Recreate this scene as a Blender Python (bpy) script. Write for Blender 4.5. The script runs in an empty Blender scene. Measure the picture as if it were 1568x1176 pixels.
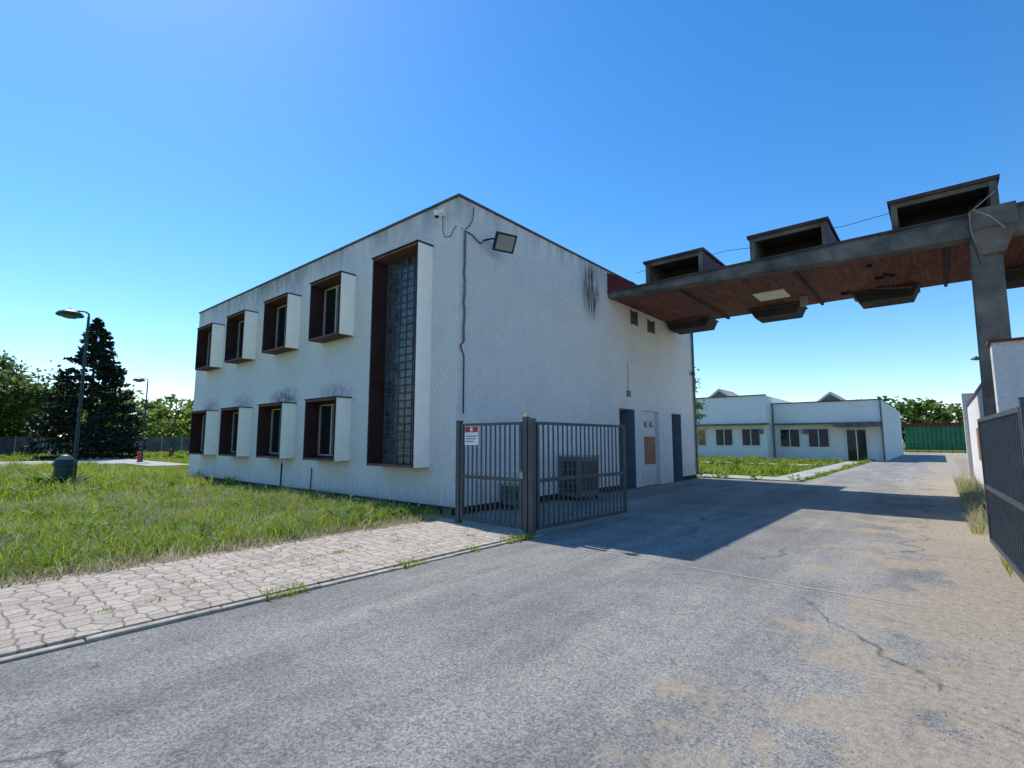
import bpy, math, random
import numpy as np
from mathutils import Vector
random.seed(7); rng=np.random.default_rng(7)
scene=bpy.context.scene
coll=scene.collection
# ------------------------------------------------------------------ materials
def ramp(nt,fac,stops):
    r=nt.nodes.new('ShaderNodeValToRGB')
    e=r.color_ramp.elements
    e[0].position=stops[0][0]; e[0].color=tuple(stops[0][1])+(1,)
    e[1].position=stops[-1][0]; e[1].color=tuple(stops[-1][1])+(1,)
    for p,c in stops[1:-1]:
        n=e.new(p); n.color=tuple(c)+(1,)
    nt.links.new(fac,r.inputs[0]); return r.outputs[0]
def noise(nt,co,scale,detail=5,rough=.6):
    n=nt.nodes.new('ShaderNodeTexNoise'); n.inputs['Scale'].default_value=scale
    n.inputs['Detail'].default_value=detail; n.inputs['Roughness'].default_value=rough
    nt.links.new(co,n.inputs['Vector']); return n.outputs['Fac']
def mapping(nt,co,scale=(1,1,1),rot=(0,0,0)):
    m=nt.nodes.new('ShaderNodeMapping'); m.inputs['Scale'].default_value=scale; m.inputs['Rotation'].default_value=rot
    nt.links.new(co,m.inputs['Vector']); return m.outputs[0]
def mixc(nt,fac,a,b,mode='MIX'):
    m=nt.nodes.new('ShaderNodeMix'); m.data_type='RGBA'; m.blend_type=mode
    for s,v in ((m.inputs[0],fac),(m.inputs[6],a),(m.inputs[7],b)):
        if isinstance(v,(int,float)): s.default_value=v
        elif isinstance(v,(tuple,list)): s.default_value=tuple(v)+((1,) if len(v)==3 else ())
        else: nt.links.new(v,s)
    return m.outputs[2]
def mth(nt,op,a,b=None,clamp=False):
    m=nt.nodes.new('ShaderNodeMath'); m.operation=op; m.use_clamp=clamp
    for i,v in enumerate((a,b)):
        if v is None: continue
        if isinstance(v,(int,float)): m.inputs[i].default_value=v
        else: nt.links.new(v,m.inputs[i])
    return m.outputs[0]
def rng_map(nt,v,a,b,c=0,d=1):
    m=nt.nodes.new('ShaderNodeMapRange'); m.clamp=True
    for i,q in enumerate((a,b,c,d)): m.inputs[i+1].default_value=q
    nt.links.new(v,m.inputs[0]); return m.outputs[0]
def newmat(name):
    m=bpy.data.materials.new(name); m.use_nodes=True; nt=m.node_tree
    bs=nt.nodes['Principled BSDF']; tc=nt.nodes.new('ShaderNodeTexCoord').outputs['Object']
    return m,nt,bs,tc
def bump(nt,bs,h,strength,dist=.02):
    b=nt.nodes.new('ShaderNodeBump'); b.inputs['Strength'].default_value=strength; b.inputs['Distance'].default_value=dist
    nt.links.new(h,b.inputs['Height']); nt.links.new(b.outputs[0],bs.inputs['Normal'])
def simple(name,col,rough=.85,var=.15,scale=4,bmp=.1,bscale=40,metal=0,spec=.3):
    m,nt,bs,tc=newmat(name)
    f=noise(nt,tc,scale,4)
    c=ramp(nt,f,[(.3,[x*(1-var) for x in col]),(.7,[min(1,x*(1+var)) for x in col])])
    nt.links.new(c,bs.inputs['Base Color']); bs.inputs['Roughness'].default_value=rough
    bs.inputs['Metallic'].default_value=metal; bs.inputs['Specular IOR Level'].default_value=spec
    if bmp: bump(nt,bs,noise(nt,tc,bscale,3),bmp)
    return m
def spot(nt,tc,c,r):
    v=nt.nodes.new('ShaderNodeVectorMath'); v.operation='SUBTRACT'; nt.links.new(tc,v.inputs[0]); v.inputs[1].default_value=c
    d=nt.nodes.new('ShaderNodeVectorMath'); d.operation='DIVIDE'; nt.links.new(v.outputs[0],d.inputs[0]); d.inputs[1].default_value=r
    l=nt.nodes.new('ShaderNodeVectorMath'); l.operation='LENGTH'; nt.links.new(d.outputs[0],l.inputs[0])
    return rng_map(nt,l.outputs['Value'],1,.15)
def plaster(name,col,stain=1.0,marks=False):
    m,nt,bs,tc=newmat(name)
    big=noise(nt,tc,.6,5,.65); med=noise(nt,tc,5,4,.7)
    c=ramp(nt,big,[(.3,[x*.93 for x in col]),(.5,col),(.72,[x*.96 for x in col])])
    c=mixc(nt,mth(nt,'MULTIPLY',rng_map(nt,med,.52,.75),.2),c,(.5,.5,.5))
    sx=nt.nodes.new('ShaderNodeSeparateXYZ'); nt.links.new(tc,sx.inputs[0]); z=sx.outputs[2]
    low=rng_map(nt,z,.8,.05); top=rng_map(nt,z,6.5,7.2)
    dr=noise(nt,mapping(nt,tc,(7,7,.35)),1,5,.7)
    dr2=noise(nt,mapping(nt,tc,(1.6,1.6,.22)),1,4,.65)
    d1=mth(nt,'MULTIPLY',low,rng_map(nt,dr,.35,.7))
    c=mixc(nt,mth(nt,'MULTIPLY',d1,.5*stain),c,(.25,.23,.20))
    d2=mth(nt,'MULTIPLY',top,rng_map(nt,dr2,.42,.62))
    c=mixc(nt,mth(nt,'MULTIPLY',d2,.6*stain),c,(.26,.255,.25))
    c=mixc(nt,mth(nt,'MULTIPLY',rng_map(nt,dr,.55,.78),.10*stain),c,(.45,.44,.43))
    g=noise(nt,tc,17,6,.8)
    c=mixc(nt,.62,c,ramp(nt,g,[(.34,(.60,.60,.61)),(.46,(.93,.93,.93)),(.6,(1.08,1.08,1.08))]),'MULTIPLY')  # fine speckle: shading of the stucco relief and grime painted into the colour
    if marks:
        f=mth(nt,'MULTIPLY',spot(nt,tc,(-8.06,13.3,6.3),(.8,.6,1.0)),rng_map(nt,noise(nt,mapping(nt,tc,(1,13,.8)),1,5,.75),.44,.56))
        c=mixc(nt,mth(nt,'MINIMUM',mth(nt,'MULTIPLY',f,2.0),.9),c,(.05,.046,.042))
        f=mth(nt,'MULTIPLY',spot(nt,tc,(-8.06,13.3,6.3),(.8,.9,1.2)),rng_map(nt,noise(nt,mapping(nt,tc,(1,5,.6)),1,5,.75),.4,.7))
        c=mixc(nt,mth(nt,'MULTIPLY',f,.6),c,(.2,.19,.18))
        f=mth(nt,'MULTIPLY',spot(nt,tc,(-17.5,7.59,7.2),(5.5,.6,1.1)),rng_map(nt,noise(nt,mapping(nt,tc,(1.6,1,.8)),1,5,.7),.4,.6))
        c=mixc(nt,mth(nt,'MULTIPLY',f,.7),c,(.2,.2,.2))
        for xc,a in ((-13.0,.4),(-16.1,.9),(-19.4,.4),(-22.5,.5)):
            f=mth(nt,'MULTIPLY',spot(nt,tc,(xc-.1,7.59,2.95),(1.2,.5,.42)),rng_map(nt,med,.36,.55))
            c=mixc(nt,mth(nt,'MULTIPLY',f,a),c,(.18,.075,.075))
    nt.links.new(c,bs.inputs['Base Color']); bs.inputs['Roughness'].default_value=.95; bs.inputs['Specular IOR Level'].default_value=.1
    bump(nt,bs,noise(nt,tc,12,6,.75),1.0,.09)
    return m
M={}
M['wall']=plaster('weathered_white_render',(.95,.92,.885),1,True)
M['wall2']=plaster('old_white_render',(.92,.90,.86),.7)
M['cheek']=simple('cream_paint',(.95,.92,.84),.8,.05,3,.08,30)
M['brown']=simple('maroon_painted_frame',(.050,.027,.028),.8,.25,1.5,.05,spec=.15)
M['brown2']=simple('lit_maroon_paint',(.17,.09,.082),.8,.2,3,.1,spec=.15)  # lighter copy of the frame maroon, lit look of inner faces put in colour
M['plinth']=simple('dark_plinth',(.05,.035,.03),.9,.4,3,.3)
M['coping']=simple('dark_flashing',(.10,.07,.06),.6,.3,2,.05)
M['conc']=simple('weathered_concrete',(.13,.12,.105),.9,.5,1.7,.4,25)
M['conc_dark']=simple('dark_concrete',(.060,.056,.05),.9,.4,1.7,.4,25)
M['conc_lt']=simple('light_concrete',(.40,.38,.34),.9,.25,1.5,.3,30)
M['kerbc']=simple('worn_kerb_concrete',(.38,.33,.26),.9,.35,6,.5,30)
M['red']=simple('oxide_red_metal',(.13,.022,.022),.55,.3,3,.05)
M['gate']=simple('grey_gate_paint',(.06,.066,.073),.45,.2,6,.03,spec=.4)
M['steel']=simple('galvanised_steel',(.30,.32,.33),.4,.2,6,.03,metal=.6)
M['black']=simple('black_rubber',(.02,.02,.02),.6,.2,6,0)
M['white']=simple('white_plastic',(.75,.75,.74),.5,.05,6,0)
M['cab']=simple('grey_green_metal',(.12,.155,.145),.5,.25,4,.05)
M['cab2']=simple('dark_panel_metal',(.035,.045,.045),.5,.25,4,.05)
M['joint']=simple('glass_block_joint',(.10,.11,.115),.7,.3,4,.05)
M['bluegrey']=simple('blue_grey_door_tone',(.13,.165,.22),.6,.15,3,.05)  # door colour carries the bluish shade of the deep recess
M['board']=simple('brown_board',(.32,.17,.08),.7,.2,3,.1)
M['lampgreen']=simple('dark_green_paint',(.02,.055,.055),.5,.2,6,.03)
M['hyd']=simple('red_hydrant_paint',(.45,.03,.03),.45,.15,6,.03)
M['bark']=simple('bark',(.06,.045,.035),.95,.4,6,.6,18)
M['greenmetal']=simple('green_sheet_metal',(.03,.19,.08),.5,.2,.6,.03)
M['yellow']=simple('pale_soffit_panel',(.9,.84,.58),.7,.1,3,0)
M['amber']=simple('amber_beacon_plastic',(.75,.42,.15),.4,.1,3,0)
m,nt,bs,tc=newmat('window_glass'); bs.inputs['Base Color'].default_value=(.012,.016,.018,1); bs.inputs['Roughness'].default_value=.06; bs.inputs['Specular IOR Level'].default_value=.6; M['glass']=m
m,nt,bs,tc=newmat('floodlight_glass'); bs.inputs['Base Color'].default_value=(.25,.26,.25,1); bs.inputs['Roughness'].default_value=.1; M['fglass']=m
m,nt,bs,tc=newmat('glass_block'); bs.inputs['Roughness'].default_value=.2
c=ramp(nt,noise(nt,tc,3.3,2),[(.35,(.02,.028,.035)),(.62,(.075,.10,.12))]); nt.links.new(c,bs.inputs['Base Color']); bump(nt,bs,noise(nt,tc,14,2),.5,.02); M['block']=m
m,nt,bs,tc=newmat('timber_soffit')
sx=nt.nodes.new('ShaderNodeSeparateXYZ'); nt.links.new(tc,sx.inputs[0])
pl=mth(nt,'FRACT',mth(nt,'MULTIPLY',sx.outputs[0],8.0))
gap=rng_map(nt,pl,.0,.14)
c=ramp(nt,noise(nt,mapping(nt,tc,(8,1.2,1)),1.0,4),[(.3,(.07,.022,.014)),(.7,(.24,.075,.04))])
c=mixc(nt,gap,(.01,.007,.007),c); nt.links.new(c,bs.inputs['Base Color']); bs.inputs['Roughness'].default_value=.8; M['wood']=m
# asphalt
m,nt,bs,tc=newmat('weathered_asphalt')
sx=nt.nodes.new('ShaderNodeSeparateXYZ'); nt.links.new(tc,sx.inputs[0]); X=sx.outputs[0]; Y=sx.outputs[1]
fine=noise(nt,tc,62,4,.85); mid=noise(nt,tc,.7,6,.65); streak=noise(nt,mapping(nt,tc,(1.1,.10,1)),1,5,.65)
base=ramp(nt,mid,[(.3,(.195,.187,.172)),(.5,(.255,.245,.226)),(.7,(.33,.316,.288))])
base=mixc(nt,mth(nt,'MULTIPLY',rng_map(nt,streak,.47,.62),.55),base,(.40,.38,.335))
spots=noise(nt,tc,3.5,5,.7)
base=mixc(nt,mth(nt,'MULTIPLY',rng_map(nt,spots,.58,.70),.5),base,(.13,.127,.12))
base=mixc(nt,.9,base,ramp(nt,fine,[(.36,(.30,.30,.31)),(.5,(1.0,1.0,1.0)),(.62,(1.75,1.72,1.65))]),'MULTIPLY')
sandm=noise(nt,tc,1.1,8,.74)
edge=rng_map(nt,X,-2.7,.30)
s=mth(nt,'ADD',sandm,mth(nt,'MULTIPLY',edge,.36))
sf=rng_map(nt,s,.70,.78)
sc=ramp(nt,noise(nt,tc,18,6,.8),[(.3,(.26,.205,.145)),(.7,(.58,.48,.36))])
base=mixc(nt,mth(nt,'MULTIPLY',sf,.82),base,sc)
# one long crack across the lane and a few fine ones
vor=nt.nodes.new('ShaderNodeTexVoronoi'); vor.feature='DISTANCE_TO_EDGE'; vor.inputs['Scale'].default_value=.3
wn=nt.nodes.new('ShaderNodeTexNoise'); wn.inputs['Scale'].default_value=1.8; wn.inputs['Detail'].default_value=5; nt.links.new(tc,wn.inputs['Vector'])
nt.links.new(mixc(nt,.4,tc,wn.outputs['Color']),vor.inputs['Vector'])
crk=rng_map(nt,vor.outputs['Distance'],.0,.005,1,0)
base=mixc(nt,mth(nt,'MULTIPLY',crk,mth(nt,'MULTIPLY',rng_map(nt,mid,.47,.52),.7)),base,(.07,.065,.06))
nt.links.new(base,bs.inputs['Base Color']); bs.inputs['Roughness'].default_value=.85; bs.inputs['Specular IOR Level'].default_value=.15
bump(nt,bs,noise(nt,tc,85,3,.85),1,.014); M['asphalt']=m
m,nt,bs,tc=newmat('sandy_soil')
c=ramp(nt,noise(nt,tc,2.2,8,.75),[(.3,(.18,.14,.10)),(.48,(.37,.305,.22)),(.7,(.55,.46,.345))])
c=mixc(nt,.8,c,ramp(nt,noise(nt,tc,50,4,.85),[(.35,(.35,.35,.35)),(.62,(1.35,1.35,1.3))]),'MULTIPLY')
nt.links.new(c,bs.inputs['Base Color']); bs.inputs['Roughness'].default_value=.95; bump(nt,bs,noise(nt,tc,40,4,.8),1,.04); M['sand']=m
m,nt,bs,tc=newmat('worn_paving')
wn=nt.nodes.new('ShaderNodeTexNoise'); wn.inputs['Scale'].default_value=4; nt.links.new(tc,wn.inputs['Vector'])
vv=mixc(nt,.05,tc,wn.outputs['Color'])
v1=nt.nodes.new('ShaderNodeTexVoronoi'); v1.feature='DISTANCE_TO_EDGE'; v1.inputs['Scale'].default_value=6.2; v1.inputs['Randomness'].default_value=.55; nt.links.new(vv,v1.inputs['Vector'])
v2=nt.nodes.new('ShaderNodeTexVoronoi'); v2.inputs['Scale'].default_value=6.2; v2.inputs['Randomness'].default_value=.55; nt.links.new(vv,v2.inputs['Vector'])
sc2=nt.nodes.new('ShaderNodeSeparateColor'); nt.links.new(v2.outputs['Color'],sc2.inputs[0])
cell=ramp(nt,sc2.outputs[0],[(0,(.40,.34,.28)),(1,(.56,.48,.40))])
jt=rng_map(nt,v1.outputs['Distance'],.01,.06)
c=mixc(nt,jt,(.27,.22,.165),cell)
c=mixc(nt,mth(nt,'MULTIPLY',rng_map(nt,noise(nt,tc,1.4,7,.75),.45,.62),.65),c,(.56,.48,.395))
c=mixc(nt,mth(nt,'MULTIPLY',rng_map(nt,noise(nt,tc,4,6,.75),.56,.72),.8),c,(.25,.205,.14))
c=mixc(nt,.75,c,ramp(nt,noise(nt,tc,38,5,.85),[(.32,(.55,.55,.55)),(.6,(1.2,1.19,1.15))]),'MULTIPLY')
nt.links.new(c,bs.inputs['Base Color']); bs.inputs['Roughness'].default_value=.95
bump(nt,bs,mth(nt,'ADD',jt,noise(nt,tc,30,5,.8)),.9,.02); M['paving']=m
m,nt,bs,tc=newmat('meadow')
c=ramp(nt,noise(nt,tc,.35,6,.7),[(.3,(.08,.12,.02)),(.5,(.14,.19,.035)),(.68,(.24,.23,.09))])
c=mixc(nt,.8,c,ramp(nt,noise(nt,tc,9,5,.8),[(.35,(.35,.4,.3)),(.62,(1.4,1.35,1.3))]),'MULTIPLY')
nt.links.new(c,bs.inputs['Base Color']); bs.inputs['Roughness'].default_value=1; bs.inputs['Specular IOR Level'].default_value=0
bump(nt,bs,noise(nt,tc,12,5,.8),1,.08); M['meadow']=m
def leafmat(name,dark,light,transl=.4,scale=.8):
    m=bpy.data.materials.new(name); m.use_nodes=True; nt=m.node_tree
    bs=nt.nodes['Principled BSDF']; out=nt.nodes['Material Output']
    tc=nt.nodes.new('ShaderNodeTexCoord').outputs['Object']
    at=nt.nodes.new('ShaderNodeAttribute'); at.attribute_name='rnd'
    f=mth(nt,'ADD',mth(nt,'MULTIPLY',noise(nt,tc,scale,3,.6),.65),mth(nt,'MULTIPLY',at.outputs['Fac'],.38))
    c=ramp(nt,f,[(.3,dark),(.75,light)])
    nt.links.new(c,bs.inputs['Base Color']); bs.inputs['Roughness'].default_value=.6; bs.inputs['Specular IOR Level'].default_value=.2
    tr=nt.nodes.new('ShaderNodeBsdfTranslucent'); nt.links.new(c,tr.inputs[0])
    mx=nt.nodes.new('ShaderNodeMixShader'); mx.inputs[0].default_value=transl
    nt.links.new(bs.outputs[0],mx.inputs[1]); nt.links.new(tr.outputs[0],mx.inputs[2]); nt.links.new(mx.outputs[0],out.inputs[0])
    return m
M['grass']=leafmat('grass_blades',(.11,.21,.010),(.50,.53,.09),.5,.9)
M['straw']=leafmat('dry_grass',(.34,.30,.16),(.66,.60,.40),.35,2)
M['weed']=leafmat('weed_leaves',(.06,.13,.015),(.22,.35,.05),.4,3)
M['leaf']=leafmat('deciduous_leaves',(.045,.085,.015),(.19,.28,.06),.45,.25)
M['leaf2']=leafmat('spring_leaves',(.10,.16,.02),(.36,.46,.10),.5,.2)
M['needle']=leafmat('spruce_needles',(.006,.012,.008),(.022,.038,.02),.1,.6)
# ------------------------------------------------------------------ mesh builder
class MB:
    def __init__(s): s.v=[];s.f=[];s.m=[];s.mats=[]
    def mi(s,k):
        if k not in s.mats: s.mats.append(k)
        return s.mats.index(k)
    def add(s,vs,fs,k):
        o=len(s.v); s.v+=[tuple(a) for a in vs]; i=s.mi(k)
        for f in fs: s.f.append([a+o for a in f]); s.m.append(i)
    def box(s,x0,x1,y0,y1,z0,z1,k):
        if x0>x1:x0,x1=x1,x0
        if y0>y1:y0,y1=y1,y0
        vs=[(x0,y0,z0),(x1,y0,z0),(x1,y1,z0),(x0,y1,z0),(x0,y0,z1),(x1,y0,z1),(x1,y1,z1),(x0,y1,z1)]
        s.hexa(vs,k)
    def hexa(s,vs,k): s.add(vs,[(3,2,1,0),(4,5,6,7),(0,1,5,4),(1,2,6,5),(2,3,7,6),(3,0,4,7)],k)
    def tube(s,p0,p1,r0,r1=None,k='steel',n=10):
        r1=r0 if r1 is None else r1
        p0=Vector(p0);p1=Vector(p1);d=(p1-p0).normalized()
        a=d.orthogonal().normalized();b=d.cross(a)
        vs=[]
        for p,r in((p0,r0),(p1,r1)):
            for i in range(n):
                t=2*math.pi*i/n; vs.append(p+a*math.cos(t)*r+b*math.sin(t)*r)
        fs=[(i,(i+1)%n,n+(i+1)%n,n+i) for i in range(n)]+[tuple(range(n-1,-1,-1)),tuple(range(n,2*n))]
        s.add(vs,fs,k)
    def path(s,pts,r,k,n=6):
        for a,b in zip(pts[:-1],pts[1:]): s.tube(a,b,r,r,k,n)
    def lathe(s,c,prof,k,n=16):
        vs=[];c=Vector(c)
        for r,z in prof:
            for i in range(n):
                t=2*math.pi*i/n; vs.append(c+Vector((r*math.cos(t),r*math.sin(t),z)))
        fs=[]
        for j in range(len(prof)-1):
            for i in range(n): fs.append((j*n+i,j*n+(i+1)%n,(j+1)*n+(i+1)%n,(j+1)*n+i))
        fs.append(tuple(range(n-1,-1,-1))); fs.append(tuple(range((len(prof)-1)*n,len(prof)*n)))
        s.add(vs,fs,k)
    def done(s,name,parent=None,smooth=False,bevel=0):
        me=bpy.data.meshes.new(name); me.from_pydata(s.v,[],s.f)
        for k in s.mats: me.materials.append(M[k])
        me.polygons.foreach_set('material_index',s.m)
        if smooth: me.polygons.foreach_set('use_smooth',[True]*len(s.f))
        me.update(); o=bpy.data.objects.new(name,me); coll.objects.link(o)
        if parent: o.parent=parent
        if bevel:
            b=o.modifiers.new('bevel','BEVEL'); b.width=bevel; b.segments=2; b.limit_method='ANGLE'
        return o
def empty(name,loc=(0,0,0)):
    e=bpy.data.objects.new(name,None); coll.objects.link(e); return e
def arrmesh(name,verts,nper,k,rnd,parent=None):
    N=len(verts); me=bpy.data.meshes.new(name)
    me.vertices.add(N*nper); me.vertices.foreach_set('co',verts.astype(np.float32).ravel())
    me.loops.add(N*nper); me.loops.foreach_set('vertex_index',np.arange(N*nper,dtype=np.int32))
    me.polygons.add(N); me.polygons.foreach_set('loop_start',np.arange(0,N*nper,nper,dtype=np.int32))
    a=me.attributes.new('rnd','FLOAT','FACE'); a.data.foreach_set('value',rnd.astype(np.float32))
    me.materials.append(M[k]); me.update(); me.validate()
    o=bpy.data.objects.new(name,me); coll.objects.link(o)
    if parent: o.parent=parent
    return o
# ------------------------------------------------------------------ ground sheets
g=MB(); g.add([(-400,-200,0),(400,-200,0),(400,600,0),(-400,600,0)],[(0,1,2,3)],'meadow'); g.done('ground')
def sheet(name,x0,x1,y0,y1,z,k):
    b=MB(); b.add([(x0,y0,z),(x1,y0,z),(x1,y1,z),(x0,y1,z)],[(0,1,2,3)],k); return b.done(name)
b=MB(); z=.008
b.add([(-5.25,-30,z),(1.2,-30,z),(1.2,22.2,z),(2.5,90,z),(-4.2,90,z),(-4.2,22.2,z),(-8.1,22.2,z),(-8.1,6.8,z),(-5.25,6.8,z)],[tuple(range(9))],'asphalt'); b.done('road')
sheet('sand_verge',.62,30,-30,11.2,.012,'sand')
sheet('sand_verge',.66,2.5,11.2,60,.012,'sand')
b=MB(); b.box(-7.9,-5.37,-30,6.8,-.1,.045,'paving'); b.done('footpath')
b=MB(); y=-12
while y<6.7:
    b.box(-5.365,-5.27+random.uniform(-.015,.012),y,y+.993,-.1,.030+random.uniform(-.008,.008),'kerbc'); y+=1
b.done('kerb',bevel=.014)
b=MB(); b.box(-7.9,-5.4,6.805,7.1,-.1,.03,'conc_lt')
b.add([(-5.0,6.56,.0125),(-.3,6.36,.0125),(-.3,6.385,.0125),(-5.0,6.59,.0125)],[(0,1,2,3)],'conc_lt'); b.done('gate_track')
b=MB()
b.box(-12,-4.4,22.6,24.4,-.05,.03,'conc_lt'); b.box(-30,-6,37,39,-.05,.03,'conc_lt'); b.box(-5.6,-4.35,24.4,46,-.05,.03,'conc_lt')
b.done('concrete_path')
b=MB(); b.box(-54,-44,-60,9.5,-.05,.03,'conc_lt'); b.box(-60,-38,9.5,12,-.05,.03,'conc_lt'); b.done('service_road')
# ------------------------------------------------------------------ main building
B=empty('office_building')
x0,x1,y0,y1,H=-24.64,-8.06,7.59,21.8,7.2
b=MB()
b.box(x0,x1,y0,14.95,.17,H,'wall'); b.box(x0,x1,14.95,20.15,2.68,H,'wall'); b.box(x0,x1,20.15,y1,.17,H,'wall')
b.box(x0,-8.9,14.95,20.15,.0,2.68,'wall')
for a,c in((16.06,16.72),(18.01,19.2)): b.box(-8.9,x1,a,c,.0,2.68,'wall')
b.box(-8.9,-8.2,16.72,18.01,0,2.68,'wall')
b.box(x0+.04,x1-.04,y0+.04,14.9,-.1,.17,'plinth'); b.box(x0+.04,x1-.04,20.2,y1-.05,-.1,.17,'plinth')
b.done('walls',B)
b=MB(); t=.05
b.box(x0-.04,x1+.04,y0-.04,y0+.25,H,H+t,'coping'); b.box(x0-.04,x1+.04,y1-.25,y1+.04,H,H+t,'coping')
b.box(x1-.25,x1+.04,y0+.25,y1-.25,H,H+t,'coping'); b.box(x0-.04,x0+.25,y0+.25,y1-.25,H,H+t,'coping')
b.done('parapet_coping',B)
def surround(nm,xa,xb,za,zb,tall=False):
    b=MB(); yf=7.14; th=.055
    b.box(xa,xa+th,yf,7.60,za,zb,'brown'); b.box(xb-th,xb-.012,yf,7.60,za,zb,'brown')
    b.box(xa+th,xb-th,yf,7.60,zb-th,zb,'brown2'); b.box(xa+th,xb-th,yf,7.60,za,za+th,'brown2')
    b.box(xb-.012,xb,yf+.012,7.60,za+.002,zb-.002,'cheek'); b.box(xa-.008,xa,yf+.03,7.60,za,zb,'cheek')
    b.box(xa-.03,xb+.03,yf-.03,7.60,zb,zb+.03,'brown')
    b.done(nm+'_surround',B)
    b=MB(); iw0,iw1,iz0,iz1=xa+th,xb-th,za+th,zb-th
    if not tall:
        b.box(iw0,iw1,7.56,7.595,iz0,iz1,'glass')
        f=.07
        b.box(iw0,iw0+f,7.51,7.57,iz0,iz1,'brown'); b.box(iw1-f,iw1,7.51,7.57,iz0,iz1,'brown')
        b.box(iw0+f,iw1-f,7.51,7.57,iz0,iz0+f,'brown'); b.box(iw0+f,iw1-f,7.51,7.57,iz1-f,iz1,'brown')
        xm=iw0+(iw1-iw0)*.5
        b.box(xm-.03,xm+.03,7.50,7.575,iz0+f,iz1-f,'conc_lt')
        b.box(iw0+f,iw0+f+.03,7.52,7.575,iz0+f,iz1-f,'conc_lt'); b.box(iw1-f-.03,iw1-f,7.52,7.575,iz0+f,iz1-f,'conc_lt')
        b.box(iw0+f,iw1-f,7.52,7.574,iz0+f,iz0+f+.03,'conc_lt'); b.box(iw0+f,iw1-f,7.52,7.574,iz1-f-.03,iz1-f,'conc_lt')
    else:
        n=6; rows=27; w=(iw1-iw0-.1)/n; h=(iz1-iz0)/rows
        b.box(iw0,iw1,7.575,7.596,iz0,iz1,'joint')
        for i in range(n):
            for j in range(rows):
                o=random.uniform(-.004,.004)
                b.box(iw0+.05+i*w+.022,iw0+.05+(i+1)*w-.022,7.558+o,7.58,iz0+j*h+.022,iz0+(j+1)*h-.022,'block')
        for i in range(n+1): b.box(iw0+.05+i*w-.009,iw0+.05+i*w+.009,7.54,7.574,iz0,iz1,'joint')
        for j in range(1,rows): b.box(iw0,iw1,7.548,7.573,iz0+j*h-.007,iz0+j*h+.007,'joint')
    b.done(nm+'_glazing',B)
for i,(xa,xb) in enumerate([(-13.92,-12.25),(-17.02,-15.37),(-20.2,-18.6),(-23.3,-21.68)]):
    surround('upper_window_%d'%(i+1),xa,xb,4.50,6.22); surround('lower_window_%d'%(i+1),xa,xb,1.06,2.76)
surround('tall_stair_window',-10.75,-8.95,1.0,6.22,True)
b=MB()
b.box(-8.9,-8.85,15.0,16.0,.05,2.3,'bluegrey'); b.box(-8.9,-8.84,15.05,15.95,2.34,2.64,'glass')
b.box(-8.9,-8.85,19.25,20.1,.05,2.6,'bluegrey')
b.box(-8.89,-8.07,14.952,14.96,0,2.66,'bluegrey'); b.box(-8.89,-8.07,16.05,16.058,0,2.66,'bluegrey'); b.box(-8.89,-8.07,20.14,20.148,0,2.66,'bluegrey')  # thin sheets on the recess sides, bluish shade put into their colour
for z in (.7,1.5): b.box(-8.852,-8.84,15.15,15.85,z-.3,z+.3,'cab')
b.done('doors',B)
b=MB(); b.box(-8.2,-8.16,16.95,17.85,.75,1.75,'board')
b.tube((-8.2,17.15,2.2),(-8.12,17.15,2.2),.11,.11,'steel'); b.tube((-8.2,17.6,2.2),(-8.12,17.6,2.2),.11,.11,'steel')
b.box(-8.06,-8.0,15.5,15.7,3.1,3.3,'bluegrey'); b.tube((-8.04,15.6,3.3),(-8.04,15.6,4.3),.008,.008,'cab')
b.done('wall_panel',B)
b=MB()
for a,c,d,e in((15.95,16.4,5.72,6.2),(17.3,17.8,5.66,6.1)):
    b.box(-8.063,-8.05,a,c,d,e,'cab2')
    for q in range(5): zz=d+(e-d)*(q+.5)/5; b.box(-8.05,-8.03,a+.02,c-.02,zz-.02,zz+.012,'conc')
    b.box(-8.06,-8.02,a-.03,a,d-.03,e+.03,'conc');b.box(-8.06,-8.02,c,c+.03,d-.03,e+.03,'conc')
b.done('vent_grilles',B)
b=MB(); pts=[]; z=6.42
while z>3.8:
    pts.append((-8.03+random.uniform(-.006,.01),7.76+random.uniform(-.014,.014),z)); z-=.13
b.path(pts,.026,'cab',6)
b.path([pts[-1],(-8.03,7.66,3.72),(-8.02,7.70,3.6),(-8.03,7.77,3.5),(-8.04,7.78,2.2)],.014,'black')
b.path([(-8.03,8.05,7.1),(-8.0,7.98,6.75),(-8.01,7.9,6.6),(-8.03,7.77,6.45)],.01,'black')
b.path([(-8.03,7.76,6.42),(-8.03,8.0,6.40),(-8.02,8.1,6.33),(-8.0,8.25,6.25),(-8.02,8.42,6.42)],.014,'black')
b.path([(-8.57,7.55,6.85),(-8.56,7.55,6.5),(-8.48,7.55,6.32),(-8.3,7.56,6.3),(-8.15,7.56,6.5),(-8.03,7.7,6.45)],.008,'black')
b.tube((-8.0,21.6,7.1),(-8.0,21.6,.2),.045,.045,'cab',8)
b.path([(-16.1,7.57,.9),(-16.1,7.56,.17)],.02,'black'); b.path([(-14.2,7.57,.8),(-14.2,7.56,.17)],.015,'black')
b.box(-7.98,-7.9,21.3,21.5,4.4,4.55,'cab2')
b.done('conduits',B)
F=empty('floodlight')
b=MB(); b.path([(-8.06,8.45,6.42),(-7.85,8.5,6.42),(-7.72,8.56,6.36)],.022,'black')
b.done('arm',F)
b=MB()
c=Vector((-7.6,8.66,6.3)); n=Vector((.78,-.35,-.55)).normalized(); u=Vector((.35,.9,0)).normalized(); u=(u-n*u.dot(n)).normalized(); v=n.cross(u)
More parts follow.
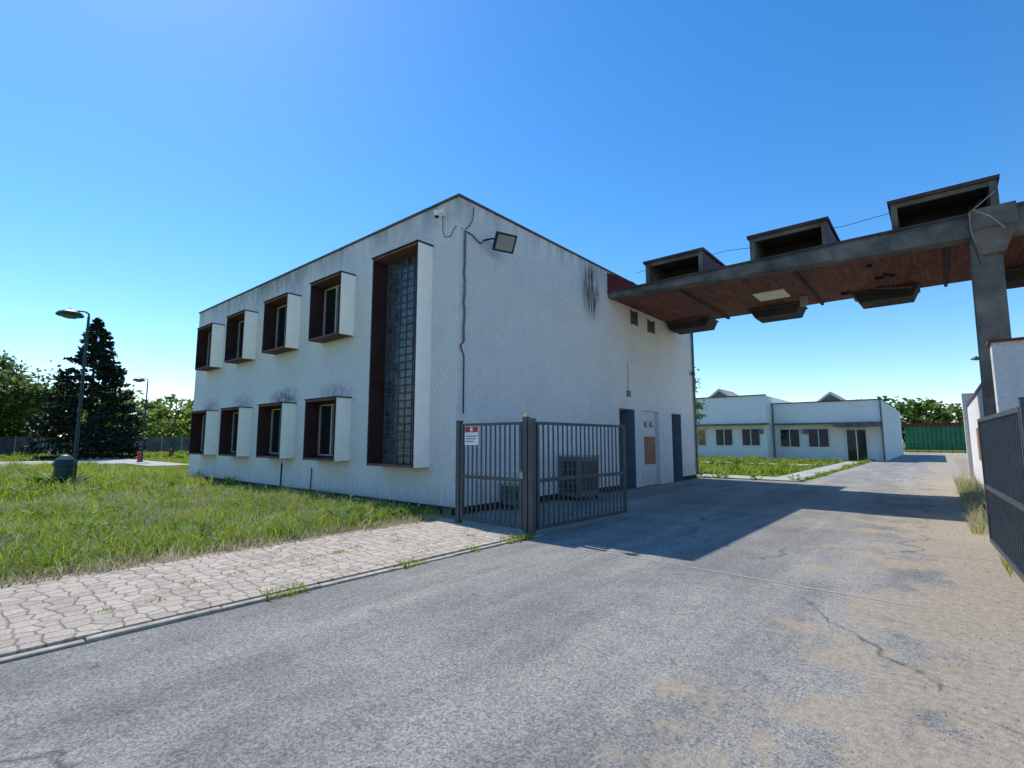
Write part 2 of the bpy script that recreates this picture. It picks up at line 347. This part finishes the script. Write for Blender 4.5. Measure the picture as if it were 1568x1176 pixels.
def slab(b,c,u,v,n,w,h,d,k):
    vs=[]
    for s in (-1,1):
        for (i,j) in((-1,-1),(1,-1),(1,1),(-1,1)): vs.append(c+u*w*i+v*h*j+n*d*s)
    b.hexa(vs,k)
slab(b,c,u,v,n,.27,.22,.035,'black'); slab(b,c+n*.037,u,v,n,.22,.175,.006,'fglass')
b.done('lamp_housing',F,bevel=.008)
Cm=empty('security_camera')
b=MB(); b.box(-8.63,-8.5,7.5,7.59,6.85,7.0,'white'); b.tube((-8.56,7.5,6.92),(-8.56,7.36,6.88),.03,.03,'white')
b.lathe((-8.56,7.36,6.78),[(.02,0),(.06,.02),(.075,.07),(.075,.13),(.04,.15)],'white'); b.lathe((-8.56,7.36,6.745),[(.01,0),(.045,.015),(.055,.045)],'black'); b.done('camera_body',Cm)
# ------------------------------------------------------------------ canopy
K=empty('concrete_gate_canopy')
yf,yb=14.35,20.0
b=MB()
xa,xb=-8.055,6.5
def zb(x): return 6.28-(x+8.06)*.040
b.hexa([(xa,yf,zb(xa)),(xb,yf,zb(xb)),(xb,yf+.3,zb(xb)),(xa,yf+.3,zb(xa)),(xa,yf,6.47),(xb,yf,6.47),(xb,yf+.3,6.47),(xa,yf+.3,6.47)],'conc')
b.box(xa,xb,yf-.04,yf-.003,6.44,6.50,'conc_dark')
caps=[(-6.70,-4.92),(-3.63,-1.81),(-.52,1.29),(2.6,4.4)]
for a,c in caps:
    b.box(a,a+.12,yf+.004,yb,6.474,7.12,'conc'); b.box(c-.12,c,yf+.004,yb,6.474,7.12,'conc')
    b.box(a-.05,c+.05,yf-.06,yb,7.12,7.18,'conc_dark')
    b.box(a+.12,c-.12,yf+1.2,yf+1.3,6.474,7.12,'conc_dark')
    b.box(a+.12,c-.12,yf+.02,yf+.07,7.02,7.12,'conc')
    b.box(a-.004,a,yf+.05,yb-.1,6.52,7.08,'red'); b.box(c,c+.012,yf+.02,yb-.1,6.5,7.118,'red')
    b.box(a-.056,c+.056,yf-.068,yb,7.18,7.195,'red')
    b.hexa([(a-.1,yf-.05,zb(a)+.02),(c+.1,yf-.05,zb(c)+.02),(c+.1,yf-.004,zb(c)+.02),(a-.1,yf-.004,zb(a)+.02),(a-.02,yf-.05,6.36),(c+.02,yf-.05,6.36),(c+.02,yf-.004,6.36),(a-.02,yf-.004,6.36)],'conc')
tr=[(-8.05,-6.7),(-4.92,-3.63),(-1.81,-.52),(1.29,2.6)]
for a,c in tr:
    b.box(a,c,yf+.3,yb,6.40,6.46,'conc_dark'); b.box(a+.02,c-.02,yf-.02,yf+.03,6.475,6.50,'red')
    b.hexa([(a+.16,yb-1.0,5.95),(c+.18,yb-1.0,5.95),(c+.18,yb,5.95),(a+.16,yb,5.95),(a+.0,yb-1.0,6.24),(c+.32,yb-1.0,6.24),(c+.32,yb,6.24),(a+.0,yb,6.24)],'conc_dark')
    b.box(a-.05,c+.36,yb-1.02,yb+.04,6.24,6.28,'conc')
b.hexa([(-8.055,yf-.02,6.5),(-7.1,yf-.02,6.5),(-7.1,yf+.02,6.5),(-8.055,yf+.02,6.5),(-8.055,yf-.02,7.15),(-7.1,yf-.02,6.62),(-7.1,yf+.02,6.62),(-8.055,yf+.02,7.15)],'red')
b.done('concrete_troughs',K)
b=MB(); b.box(-8.055,6.4,yf+.3,yb-.3,6.30,6.34,'wood')
b.done('timber_soffit',K)
b=MB()
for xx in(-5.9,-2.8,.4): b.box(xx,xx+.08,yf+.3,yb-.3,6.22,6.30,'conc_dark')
b.box(-4.3,-3.4,17.0,18.0,6.27,6.298,'yellow')
b.hexa([(-1.2,18.0,6.1),(-.3,18.4,6.05),(-.3,18.5,6.05),(-1.2,18.1,6.1),(-1.2,18.0,6.13),(-.3,18.4,6.08),(-.3,18.5,6.08),(-1.2,18.1,6.13)],'wood')
b.hexa([(-.9,16.8,6.02),(-.1,17.5,6.2),(-.1,17.6,6.2),(-.9,16.9,6.02),(-.9,16.8,6.05),(-.1,17.5,6.23),(-.1,17.6,6.23),(-.9,16.9,6.05)],'wood')
for q in range(5):
    xx=random.uniform(-2.5,.5); yy=random.uniform(15.5,19); b.box(xx,xx+random.uniform(.1,.5),yy,yy+.12,6.22,6.3,'black')
b.box(-3.2,-3.0,18.3,18.5,6.0,6.3,'conc_lt')
b.done('soffit_fittings',K)
b=MB(); b.hexa([(.72,14.3,0),(1.22,14.3,0),(1.22,14.9,0),(.72,14.9,0),(.78,14.3,5.9),(1.26,14.3,5.9),(1.26,14.9,5.9),(.78,14.9,5.9)],'conc')
b.hexa([(.9,14.2,5.5),(1.3,14.2,5.5),(1.3,14.29,5.5),(.9,14.29,5.5),(.8,14.0,6.0),(1.5,14.0,6.0),(1.5,14.29,6.0),(.8,14.29,6.0)],'conc')
b.box(.8,1.5,13.95,14.29,6.0,6.43,'conc')
b.done('pier',K)
b=MB(); pts=[]
for i in range(13): pts.append((-7.6+i*.75,15.5,7.33+.05*math.sin(i*2.1)))
b.path(pts,.008,'black',4)
b.path([(1.0,13.9,6.6),(.7,13.9,6.3),(.8,13.92,5.7),(.9,14.18,5.3)],.01,'black',4)
b.path([(1.2,13.9,6.7),(.85,13.88,6.4),(1.1,13.9,6.2),(1.3,13.92,5.9)],.01,'steel',4)
b.done('loose_cables',K)
# ------------------------------------------------------------------ right gatehouse
Gh=empty('gatehouse')
b=MB(); b.box(.72,9,11.0,11.35,0,3.16,'wall2'); b.box(1.25,9,11.35,27,0,2.95,'wall2'); b.box(.88,1.25,15.2,27,0,2.95,'wall2'); b.box(.75,4,27.2,27.6,0,3.5,'wall2'); b.done('walls',Gh)
b=MB(); b.box(.68,9.05,10.95,11.4,3.16,3.2,'red'); b.box(.84,9.05,15.15,27.05,2.95,3.02,'red'); b.box(.87,.88,18.4,19.0,.3,2.0,'board'); b.box(.87,.88,21,22,1.0,2.0,'board'); b.done('coping',Gh)
# ------------------------------------------------------------------ gates
def leaf(name,p0,p1,z0=.1,z1=1.93,nb=12,mid=.92):
    E=empty(name); b=MB(); p0=Vector(p0);p1=Vector(p1);d=(p1-p0);L=d.length;d.normalize();n=Vector((-d.y,d.x,0))
    def bar(s0,s1,za,zb_,w=.03,k='gate'):
        a=p0+d*s0;c=p0+d*s1
        vs=[]
        for z in(za,zb_):
            for q,sg in((a,-1),(c,-1),(c,1),(a,1)): vs.append((q.x+n.x*w*sg,q.y+n.y*w*sg,z))
        b.hexa(vs,k)
    bar(0,.06,z0,z1);bar(L-.06,L,z0,z1)
    bar(.06,L-.06,z1-.05,z1,.028);bar(.06,L-.06,z0,z0+.06,.028);bar(.06,L-.06,mid-.03,mid+.03,.026)
    for i in range(nb):
        s=.06+(L-.12)*(i+1)/(nb+1); bar(s-.011,s+.011,z0+.06,mid-.03,.011); bar(s-.011,s+.011,mid+.03,z1-.05,.011)
    b.done('leaf_frame',E); return E
def posts(name,ps,h=2.0):
    b=MB()
    for x,y in ps:
        b.box(x-.05,x+.05,y-.05,y+.05,0,h,'gate'); b.box(x-.056,x+.056,y-.056,y+.056,h,h+.012,'gate')
    return b.done(name,bevel=.006)
leaf('entrance_gate',(-7.12,6.86,0),(-5.56,6.82,0),nb=11)
leaf('entrance_gate',(-5.33,6.90,0),(-5.17,9.78,0),nb=19)
leaf('entrance_gate',(.62,6.9,0),(.47,10.5,0),nb=24)
posts('gate_post',[(-7.2,6.87)],1.98); posts('gate_post',[(-5.47,6.81)],2.0); posts('gate_post',[(-5.34,6.80)],1.97); posts('gate_post',[(.64,6.78)],2.0)
b=MB(); b.lathe((-5.47,6.81,2.012),[(.04,0),(.042,.02),(.035,.045),(.015,.055)],'amber',12); b.done('gate_beacon')
b=MB(); b.box(-5.58,-5.5,6.76,6.79,.95,1.1,'steel'); b.tube((-5.54,6.76,1.08),(-5.54,6.70,1.08),.012,.012,'steel');b.tube((-5.54,6.70,1.08),(-5.63,6.70,1.08),.01,.01,'steel'); b.done('gate_lock')
S=empty('warning_sign'); b=MB(); b.box(-6.98,-6.62,6.80,6.806,1.52,1.88,'white'); b.box(-6.97,-6.63,6.797,6.80,1.76,1.87,'hyd')
b.box(-6.83,-6.77,6.794,6.797,1.78,1.85,'white')
for i in range(3): b.box(-6.95,-6.65-.04*i,6.797,6.80,1.68-i*.05,1.695-i*.05,'black')
b.done('sign_plate',S)
def cabinet(name,x0,x1,y0,y1,z1):
    E=empty(name); b=MB(); b.box(x0,x1,y0,y1,.12,z1-.04,'cab'); b.box(x0-.03,x1+.03,y0-.03,y1+.03,z1-.04,z1,'conc_lt')
    for yy in(y0+.05,y1-.05):
        for xx in(x0+.05,x1-.05): b.box(xx-.03,xx+.03,yy-.03,yy+.03,0,.12,'cab2')
    b.box(x0+.08,x1-.08,y0-.012,y0,.25,z1-.15,'cab2')
    for q in range(4): zz=.3+q*(z1-.5)/4; b.box(x0+.1,x1-.1,y0-.02,y0-.012,zz,zz+.03,'cab')
    ym=(y0+y1)/2
    b.box(x1,x1+.012,y0+.07,ym-.03,.25,z1-.15,'cab2'); b.box(x1,x1+.012,ym+.03,y1-.07,.25,z1-.15,'cab2')
    b.done('casing',E,bevel=.006)
cabinet('electrical_cabinet',-8.0,-7.35,11.4,12.4,1.2); cabinet('electrical_cabinet',-7.98,-7.6,9.0,9.35,.6)
# ------------------------------------------------------------------ distant hall
D=empty('industrial_hall')
b=MB(); b.box(-40,-3.45,50,74,0,4.9,'wall2'); b.box(-40,-11.6,48,66,0,5.6,'wall2')
b.box(-6.6,-3.6,47.6,50,2.75,2.95,'conc')
b.done('walls',D)
b=MB(); b.box(-40.1,-3.4,49.92,50.2,4.9,4.98,'coping'); b.box(-40,-11.5,47.9,48.2,5.6,5.68,'coping'); b.box(-40,-11.3,47.2,48,3.0,3.12,'conc'); b.box(-11.3,-3.5,49.2,50,3.0,3.12,'conc')
b.box(-3.6,-3.5,49.8,49.9,0,4.9,'cab'); b.box(-11.5,-11.4,49.8,49.9,0,4.9,'cab')
b.done('eaves',D)
b=MB()
for xx in (-17.6,-15.2,-12.9,-20.2,-23,-26):
    b.box(xx-.75,xx+.75,47.95,48,1.2,2.7,'glass')
    for q in(-.77,-.02,.73): b.box(xx+q,xx+q+.06,47.9,47.97,1.2,2.7,'white')
    b.box(xx-.77,xx+.79,47.9,47.97,2.64,2.72,'white'); b.box(xx-.77,xx+.79,47.88,47.97,1.14,1.2,'white')
for xx in (-10.2,-8.0):
    b.box(xx-.8,xx+.8,49.95,50,1.1,2.6,'glass')
    for q in(-.8,-.03,.74): b.box(xx+q,xx+q+.06,49.9,49.97,1.1,2.6,'white')
    b.box(xx-.8,xx+.8,49.9,49.97,2.6,2.68,'white')
for xx in (-12.2,-9.1): b.box(xx-.05,xx+.35,49.7 if xx>-11 else 47.8,50 if xx>-11 else 48,2.2,2.6,'cab')
b.box(-6.0,-4.6,49.94,50,0,2.5,'glass')
for q in(-6.05,-5.35,-4.65): b.box(q,q+.08,49.9,49.96,0,2.5,'white')
b.box(-6.05,-4.57,49.9,49.96,2.5,2.58,'white')
b.done('windows_and_door',D)
b=MB()
for xx,yy,zz,s in((-16.3,52,5.6,1.5),(-7.3,54,4.9,1.4),(-26,54,5.6,1.5)):
    b.add([(xx-s,yy-1.5,zz),(xx+s,yy-1.5,zz),(xx+s,yy+3,zz),(xx-s,yy+3,zz),(xx,yy-1.5,zz+1.1),(xx,yy+3,zz+1.1)],[(0,1,4),(1,2,5,4),(2,3,5),(3,0,4,5)],'conc_lt')
    b.add([(xx-s*.7,yy-1.51,zz+.15),(xx+s*.7,yy-1.51,zz+.15),(xx,yy-1.51,zz+.85)],[(0,1,2)],'glass')
b.done('skylights',D)
E=empty('green_shed'); b=MB(); b.box(-4,9,92,98,.3,3.6,'greenmetal'); b.box(-4.2,9.2,91.8,98.2,3.6,4.1,'red')
for i in range(26): b.box(-4+i*.5,-3.95+i*.5,91.95,92,.3,3.6,'cab2')
b.done('body',E)
b=MB()
for i in range(12): b.box(-5+i*1.2,-4.92+i*1.2,88,88.08,0,1.3,'cab2')
b.box(-5,9,88,88.06,1.15,1.22,'cab2'); b.box(-5,9,88,88.06,.6,.66,'cab2'); b.done('metal_railing')
# ------------------------------------------------------------------ left: wall, lamps, hydrants
b=MB(); y=-70
while y<90:
    b.box(-85,-84.92,y+.06,y+2.44,0,2.1,'conc'); b.box(-85.05,-84.85,y-.06,y+.06,0,2.25,'conc_lt'); y+=2.5
b.done('concrete_panel_fence')
def lamp(x,y,h=6.2,d=(-.6,-.75)):
    E=empty('street_lamp'); b=MB(); d=Vector((d[0],d[1],0)).normalized()
    b.tube((x,y,0),(x,y,.9),.09,.085,'lampgreen',12); b.tube((x,y,.9),(x,y,h),.06,.042,'lampgreen',12); b.done('pole',E)
    b=MB(); p=Vector((x,y,h)); pts=[p-Vector((0,0,.1)),p+Vector((0,0,.1)),p+d*.12+Vector((0,0,.18)),p+d*.3+Vector((0,0,.2)),p+d*.5+Vector((0,0,.17))]
    b.path(pts,.03,'lampgreen',8); c=p+d*.62
    b.lathe((c.x,c.y,c.z+.0),[(.40,0),(.42,.03),(.36,.12),(.22,.2),(.08,.25),(.03,.3)],'lampgreen',20); b.lathe((c.x,c.y,c.z-.1),[(.05,0),(.2,.03),(.3,.1)],'cab',16)
    b.done('lamp_head',E)
lamp(-24.15,3.75,6.25); lamp(-46.5,11.1,6.2); lamp(-63,17.8,6.2); lamp(3.6,62,9,(-1,0))
b=MB(); b.lathe((-23.6,3.4,0),[(.30,0),(.31,.1),(.28,.12),(.28,.72),(.33,.74),(.33,.80),(.27,.95),(.14,1.08),(.03,1.12)],'lampgreen',20); b.done('ventilation_cap')
def hyd(x,y):
    b=MB(); b.lathe((x,y,0),[(.16,0),(.16,.08),(.1,.1),(.1,.55),(.13,.57),(.13,.66),(.08,.76),(.02,.8)],'hyd',14); b.tube((x-.2,y,.45),(x+.2,y,.45),.06,.06,'hyd'); b.tube((x,y-.2,.4),(x,y,.4),.05,.05,'hyd'); b.done('fire_hydrant')
hyd(-45.5,10.7); hyd(-58,16.2)
# ------------------------------------------------------------------ vegetation
def grass(name,xa,xb,ya,yb,n,h0,h1,w,k='grass',clump=0.5,mask=None,z=0):
    x=rng.uniform(xa,xb,n);y=rng.uniform(ya,yb,n)
    if clump:
        nc=max(4,int(n/60)); cx=rng.uniform(xa,xb,nc);cy=rng.uniform(ya,yb,nc); pick=rng.integers(0,nc,n); sel=rng.random(n)<clump
        x=np.where(sel,np.clip(cx[pick]+rng.normal(0,.14,n),xa,xb),x); y=np.where(sel,np.clip(cy[pick]+rng.normal(0,.14,n),ya,yb),y)
        ch=rng.uniform(.5,2.0,nc)[pick]; hs=np.where(sel,ch,.75)
    else: hs=np.ones(n)
    if mask is not None:
        kk=mask(x,y);x=x[kk];y=y[kk];hs=hs[kk];n=len(x)
    h=rng.uniform(h0,h1,n)*hs; a=rng.uniform(0,2*np.pi,n); la=rng.uniform(0,2*np.pi,n); l=rng.uniform(.1,.9,n)*h
    wv=np.stack([np.cos(a),np.sin(a),np.zeros(n)],1)*(w*rng.uniform(.6,1.3,n))[:,None]
    p=np.stack([x,y,np.full(n,z)],1); L=np.stack([np.cos(la)*l,np.sin(la)*l,np.zeros(n)],1); up=np.zeros((n,3)); up[:,2]=h
    b0=p-wv;b1=p+wv; m0=p+up*.6+L*.35-wv*.8; m1=p+up*.6+L*.35+wv*.8; t=p+up*(1-.25*(l/h))[:,None]+L
    q1=np.stack([b0,b1,m1,m0],1); q2=np.stack([m0,m1,t+wv*.1,t-wv*.1],1)
    r=rng.random(n)
    return arrmesh(name,np.concatenate([q1,q2]),4,k,np.concatenate([r,r]))
G1=lambda x,y: rng.random(len(x))<np.clip(1.25-(-x-8)/14,.25,1)
ed=lambda x,y: (x<-8.0+.12*np.sin(y*5)+.08*np.sin(y*13))&((y<7.35-.25*rng.random(len(x))))
grass('lawn',-17,-7.85,-1.5,7.4,140000,.06,.21,.006,mask=lambda x,y:ed(x,y)&G1(x,y),clump=.6)
grass('lawn',-44,-17,-10,7.4,75000,.10,.28,.014,clump=.6)
grass('lawn',-84,-24.7,-30,40,40000,.12,.3,.045,mask=lambda x,y:(x<-54)|((y>12)&(x<-24.7)))
grass('dry_grass_patch',-17,-7.9,-1,7.3,18000,.08,.26,.004,'straw',clump=.8)
grass('dry_grass_patch',-40,-17,-8,7.3,9000,.12,.3,.008,'straw',clump=.8)
grass('lawn',-30,-5.7,24.5,47,26000,.1,.3,.025,mask=lambda x,y:(y<37)|(y>39))
grass('lawn',-4.5,-4.2,24,50,3000,.05,.15,.02)
grass('verge_grass',.3,.85,11.5,26,2200,.04,.25,.007,mask=lambda x,y: rng.random(len(x))<np.clip((x-.15)*1.6,0,1),clump=.9)
grass('verge_grass',.5,1.2,6.5,11,700,.04,.14,.005,clump=.9)
grass('verge_grass',.8,2.2,3,8,600,.03,.12,.005,clump=.9)
grass('kerb_grass',-8.08,-7.74,-1,6.9,8000,.03,.15,.005,'straw')
for (a,c,n) in((6.1,6.7,350),(4.1,4.4,170),(2.4,2.8,160),(5.3,5.4,60)):
    grass('kerb_grass',-5.43,-5.24,a,c,n,.03,.09,.005,clump=.9)
for i in range(14):
    xx=random.uniform(-7.6,-5.6);yy=random.uniform(.5,6.5); grass('paving_weed',xx,xx+.1,yy,yy+.18,26,.015,.05,.004,clump=0,z=.04)
grass('dry_grass_patch',.3,.85,12,26,3200,.1,.42,.004,'straw')
def weeds(name,spots,k='weed'):
    V=[]
    for (x,y,s,n) in spots:
        for i in range(n):
            a=random.uniform(0,6.28); r=random.uniform(0,.25)*s; l=random.uniform(.12,.3)*s; w=l*.28; e=random.uniform(.1,.9)
            b=Vector((x+math.cos(a)*r,y+math.sin(a)*r,random.uniform(0,.18)*s)); d=Vector((math.cos(a),math.sin(a),e)).normalized(); sd=Vector((-math.sin(a),math.cos(a),0))
            V.append([b,b+d*l*.5+sd*w,b+d*l,b+d*l*.5-sd*w])
    V=np.array([[tuple(q) for q in f] for f in V]); return arrmesh(name,V,4,k,rng.random(len(V)))
weeds('weeds',[(-9.0+random.uniform(-.8,.5),6.1+random.uniform(-.5,.6),.9,36) for i in range(8)]+[(-random.uniform(13,24),7.3-random.uniform(0,.25),random.uniform(.4,.8),22) for i in range(24)]+[(-random.uniform(8.3,22),random.uniform(-1,7),random.uniform(.4,1.0),16) for i in range(260)]+[(-23.9+random.uniform(-.8,.8),3.3+random.uniform(-.5,.5),1.6,60) for i in range(6)])
weeds('roadside_weeds',[(.55+random.uniform(-.15,.25),random.uniform(11.8,24),random.uniform(.3,.8),22) for i in range(16)]+[(.9,6.6,.6,20),(-5.3,6.4,.4,18),(-8.2,22.4,1.2,40),(-7.4,22.6,1,40),(-5.9,22.4,.8,30),(-4.6,23,.8,30)])
M['puff']=simple('dandelion_fluff',(.75,.75,.70),.9,.05,6,0)
V=[]
for i in range(550):
    x=-8.1-abs(random.gauss(0,5));y=random.uniform(-1.5,7.2);z=random.uniform(.14,.34);r=random.uniform(.009,.018)
    for ax in range(3):
        o=[Vector((r,0,0)),Vector((0,r,0)),Vector((0,0,r))]; u=o[ax];v=o[(ax+1)%3];c=Vector((x,y,z)); V.append([tuple(c-u-v),tuple(c+u-v),tuple(c+u+v),tuple(c-u+v)])
arrmesh('dandelion_clocks',np.array(V),4,'puff',rng.random(len(V)))
V=[]
for i in range(1500):
    x=min(.7+random.gauss(0,.6),3.5); y=random.uniform(2.2,13); r=random.uniform(.002,.006)
    c=Vector((x,y,.012+r*.3)); a=random.uniform(0,3)
    u=Vector((math.cos(a)*r,math.sin(a)*r,0)); v=Vector((-math.sin(a)*r,math.cos(a)*r,0)); t=c+Vector((random.uniform(-.3,.3)*r,0,r*.6))
    P4=[c-u-v*.7,c+u-v,c+u*.8+v,c-u+v*.8]
    for k in range(4): V.append([tuple(P4[k]-Vector((0,0,r))),tuple(P4[(k+1)%4]-Vector((0,0,r))),tuple(t+(P4[(k+1)%4]-c)*.4),tuple(t+(P4[k]-c)*.4)])
    V.append([tuple(t+(q-c)*.4) for q in P4])
M['gravel']=simple('gravel_stones',(.34,.30,.25),.9,.4,30,0)
arrmesh('loose_gravel',np.array(V),4,'gravel',rng.random(len(V)))
def leafquads(P,size,flat=.5):
    n=len(P); N=rng.normal(0,1,(n,3)); N[:,2]=np.abs(N[:,2])+flat; N/=np.linalg.norm(N,axis=1)[:,None]
    A=np.cross(N,rng.normal(0,1,(n,3)));A/=np.linalg.norm(A,axis=1)[:,None];Bv=np.cross(N,A)
    s=(size*rng.uniform(.5,1.3,n))[:,None]
    return np.stack([P-A*s,P-Bv*s*.6,P+A*s,P+Bv*s*.6],1)
def crown_pts(c,R,Hc,n,ncl):
    th=rng.uniform(0,2*np.pi,ncl); ph=np.arccos(rng.uniform(-.9,1,ncl)); rr=rng.uniform(.35,1,ncl)**.6
    C=np.stack([np.sin(ph)*np.cos(th)*R*rr,np.sin(ph)*np.sin(th)*R*rr,np.cos(ph)*Hc/2*rr],1)+np.array(c)
    k=rng.integers(0,ncl,n); s=rng.uniform(.14,.30,ncl)*R
    return C[k]+rng.normal(0,1,(n,3))*s[k][:,None]*np.array([1,1,.75])*.62
def tree(name,x,y,h,R,n,size,k='leaf',ncl=45):
    E=empty(name); b=MB(); b.tube((x,y,0),(x+.2,y,h*.75),h*.022,h*.008,'bark',8)
    for i in range(9):
        a=random.uniform(0,6.28); z=h*random.uniform(.3,.65); b.tube((x+.1,y,z),(x+math.cos(a)*R*.7,y+math.sin(a)*R*.7,z+h*.18),h*.008,h*.003,'bark',5)
    b.done('trunk',E)
    P=crown_pts((x,y,h*.55),R,h*.8,n,ncl); P=P[P[:,2]>.3]
    Q=leafquads(P,size); arrmesh('foliage',Q,4,k,rng.random(len(Q)),E)
tree('deciduous_tree',-82,-1,11.5,6.5,10000,.30,'leaf',70); tree('deciduous_tree',-88,6,12.5,6.5,10000,.30,'leaf',70)
tree('deciduous_tree',-72,-4.5,9.5,5,8000,.26,'leaf',50)
tree('birch_tree',-14.2,36,7.6,1.5,2000,.12,'leaf2',20)
def spruce(x,y,h,R,n=200,dens=46):
    E=empty('spruce_tree'); b=MB(); b.tube((x,y,0),(x,y,h),.2,.02,'bark',8); b.done('trunk',E)
    P=[]
    for i in range(n):
        t=(i/n)**.9; z=h*(.05+.94*t); L=R*(1-t)**.8*random.uniform(.75,1.12)+.15
        a=random.uniform(0,6.28)
        m=int(dens*(.25+L/R))
        s=np.sqrt(rng.uniform(0.02,1,m)); sp=rng.normal(0,1,m)*.17*L*(1-s*.5)
        px=x+np.cos(a)*s*L-np.sin(a)*sp; py=y+np.sin(a)*s*L+np.cos(a)*sp; pz=z-.28*L*s+.18*L*s**3-rng.uniform(0,.35,m)*(1.2-t)+rng.normal(0,.05,m)
        P.append(np.stack([px,py,pz],1))
    P=np.concatenate(P); P[:,2]=np.maximum(P[:,2],.2); Q=leafquads(P,.20,.1); arrmesh('foliage',Q,4,'needle',rng.random(len(Q)),E)
spruce(-59.7,10,13.2,4.9,280,60); spruce(-44.5,17.6,8.6,2.4,150,40)
def treeline(name,pts,k,n_each,size,Rr,hr):
    P=[]
    for (x,y) in pts:
        h=random.uniform(*hr);R=random.uniform(*Rr)
        P.append(crown_pts((x,y,h*.5),R,h*.95,n_each,26))
    P=np.concatenate(P);P=P[P[:,2]>.1];Q=leafquads(P,size); arrmesh(name,Q,4,k,rng.random(len(Q)))
treeline('distant_trees',[(-92+random.uniform(-5,5),-30+i*4.6) for i in range(26)],'leaf2',1200,.38,(3,4.5),(6.5,10))
treeline('distant_trees',[(-104+random.uniform(-5,5),-40+i*5) for i in range(28)],'leaf',900,.55,(4,5.5),(9,12))
treeline('distant_trees',[(-25+i*4.0,128+random.uniform(-8,8)) for i in range(22)],'leaf',1000,.55,(4,5.5),(8,11))
treeline('hedge',[(-80+random.uniform(-2,2),-12+i*2.6) for i in range(7)],'leaf2',600,.22,(1.5,2.3),(2.5,4))
# ------------------------------------------------------------------ light, sky, camera
E_=math.radians(53); A_=math.radians(82)
s=Vector((-math.sin(A_)*math.cos(E_),math.cos(A_)*math.cos(E_),math.sin(E_)))
sun=bpy.data.lights.new('sun','SUN'); sun.energy=5; sun.angle=math.radians(.5); sun.color=(1,.95,.87)
so=bpy.data.objects.new('sun',sun); so.rotation_euler=s.to_track_quat('Z','Y').to_euler(); so.location=(-30,5,40); coll.objects.link(so)
w=bpy.data.worlds.new('World'); scene.world=w; w.use_nodes=True; nt=w.node_tree
sk=nt.nodes.new('ShaderNodeTexSky'); sk.sky_type='NISHITA'; sk.sun_disc=False; sk.sun_elevation=E_; sk.sun_rotation=-A_; sk.altitude=0; sk.air_density=1.0; sk.dust_density=.15; sk.ozone_density=3.2
hs=nt.nodes.new('ShaderNodeHueSaturation'); hs.inputs['Saturation'].default_value=1.32; hs.inputs['Value'].default_value=1.36
nt.links.new(sk.outputs[0],hs.inputs['Color']); nt.links.new(hs.outputs[0],nt.nodes['Background'].inputs[0]); nt.nodes['Background'].inputs[1].default_value=.15
cam=bpy.data.cameras.new('camera'); cam.lens=17.63; cam.sensor_width=36; cam.clip_end=2000; cam.clip_start=.05
co=bpy.data.objects.new('camera',cam); co.location=(0,0,1.6); co.rotation_euler=(math.radians(90+6.46),0,math.radians(40.4)); coll.objects.link(co); scene.camera=co
scene.view_settings.view_transform='Standard'; scene.view_settings.look='None'; scene.view_settings.exposure=0
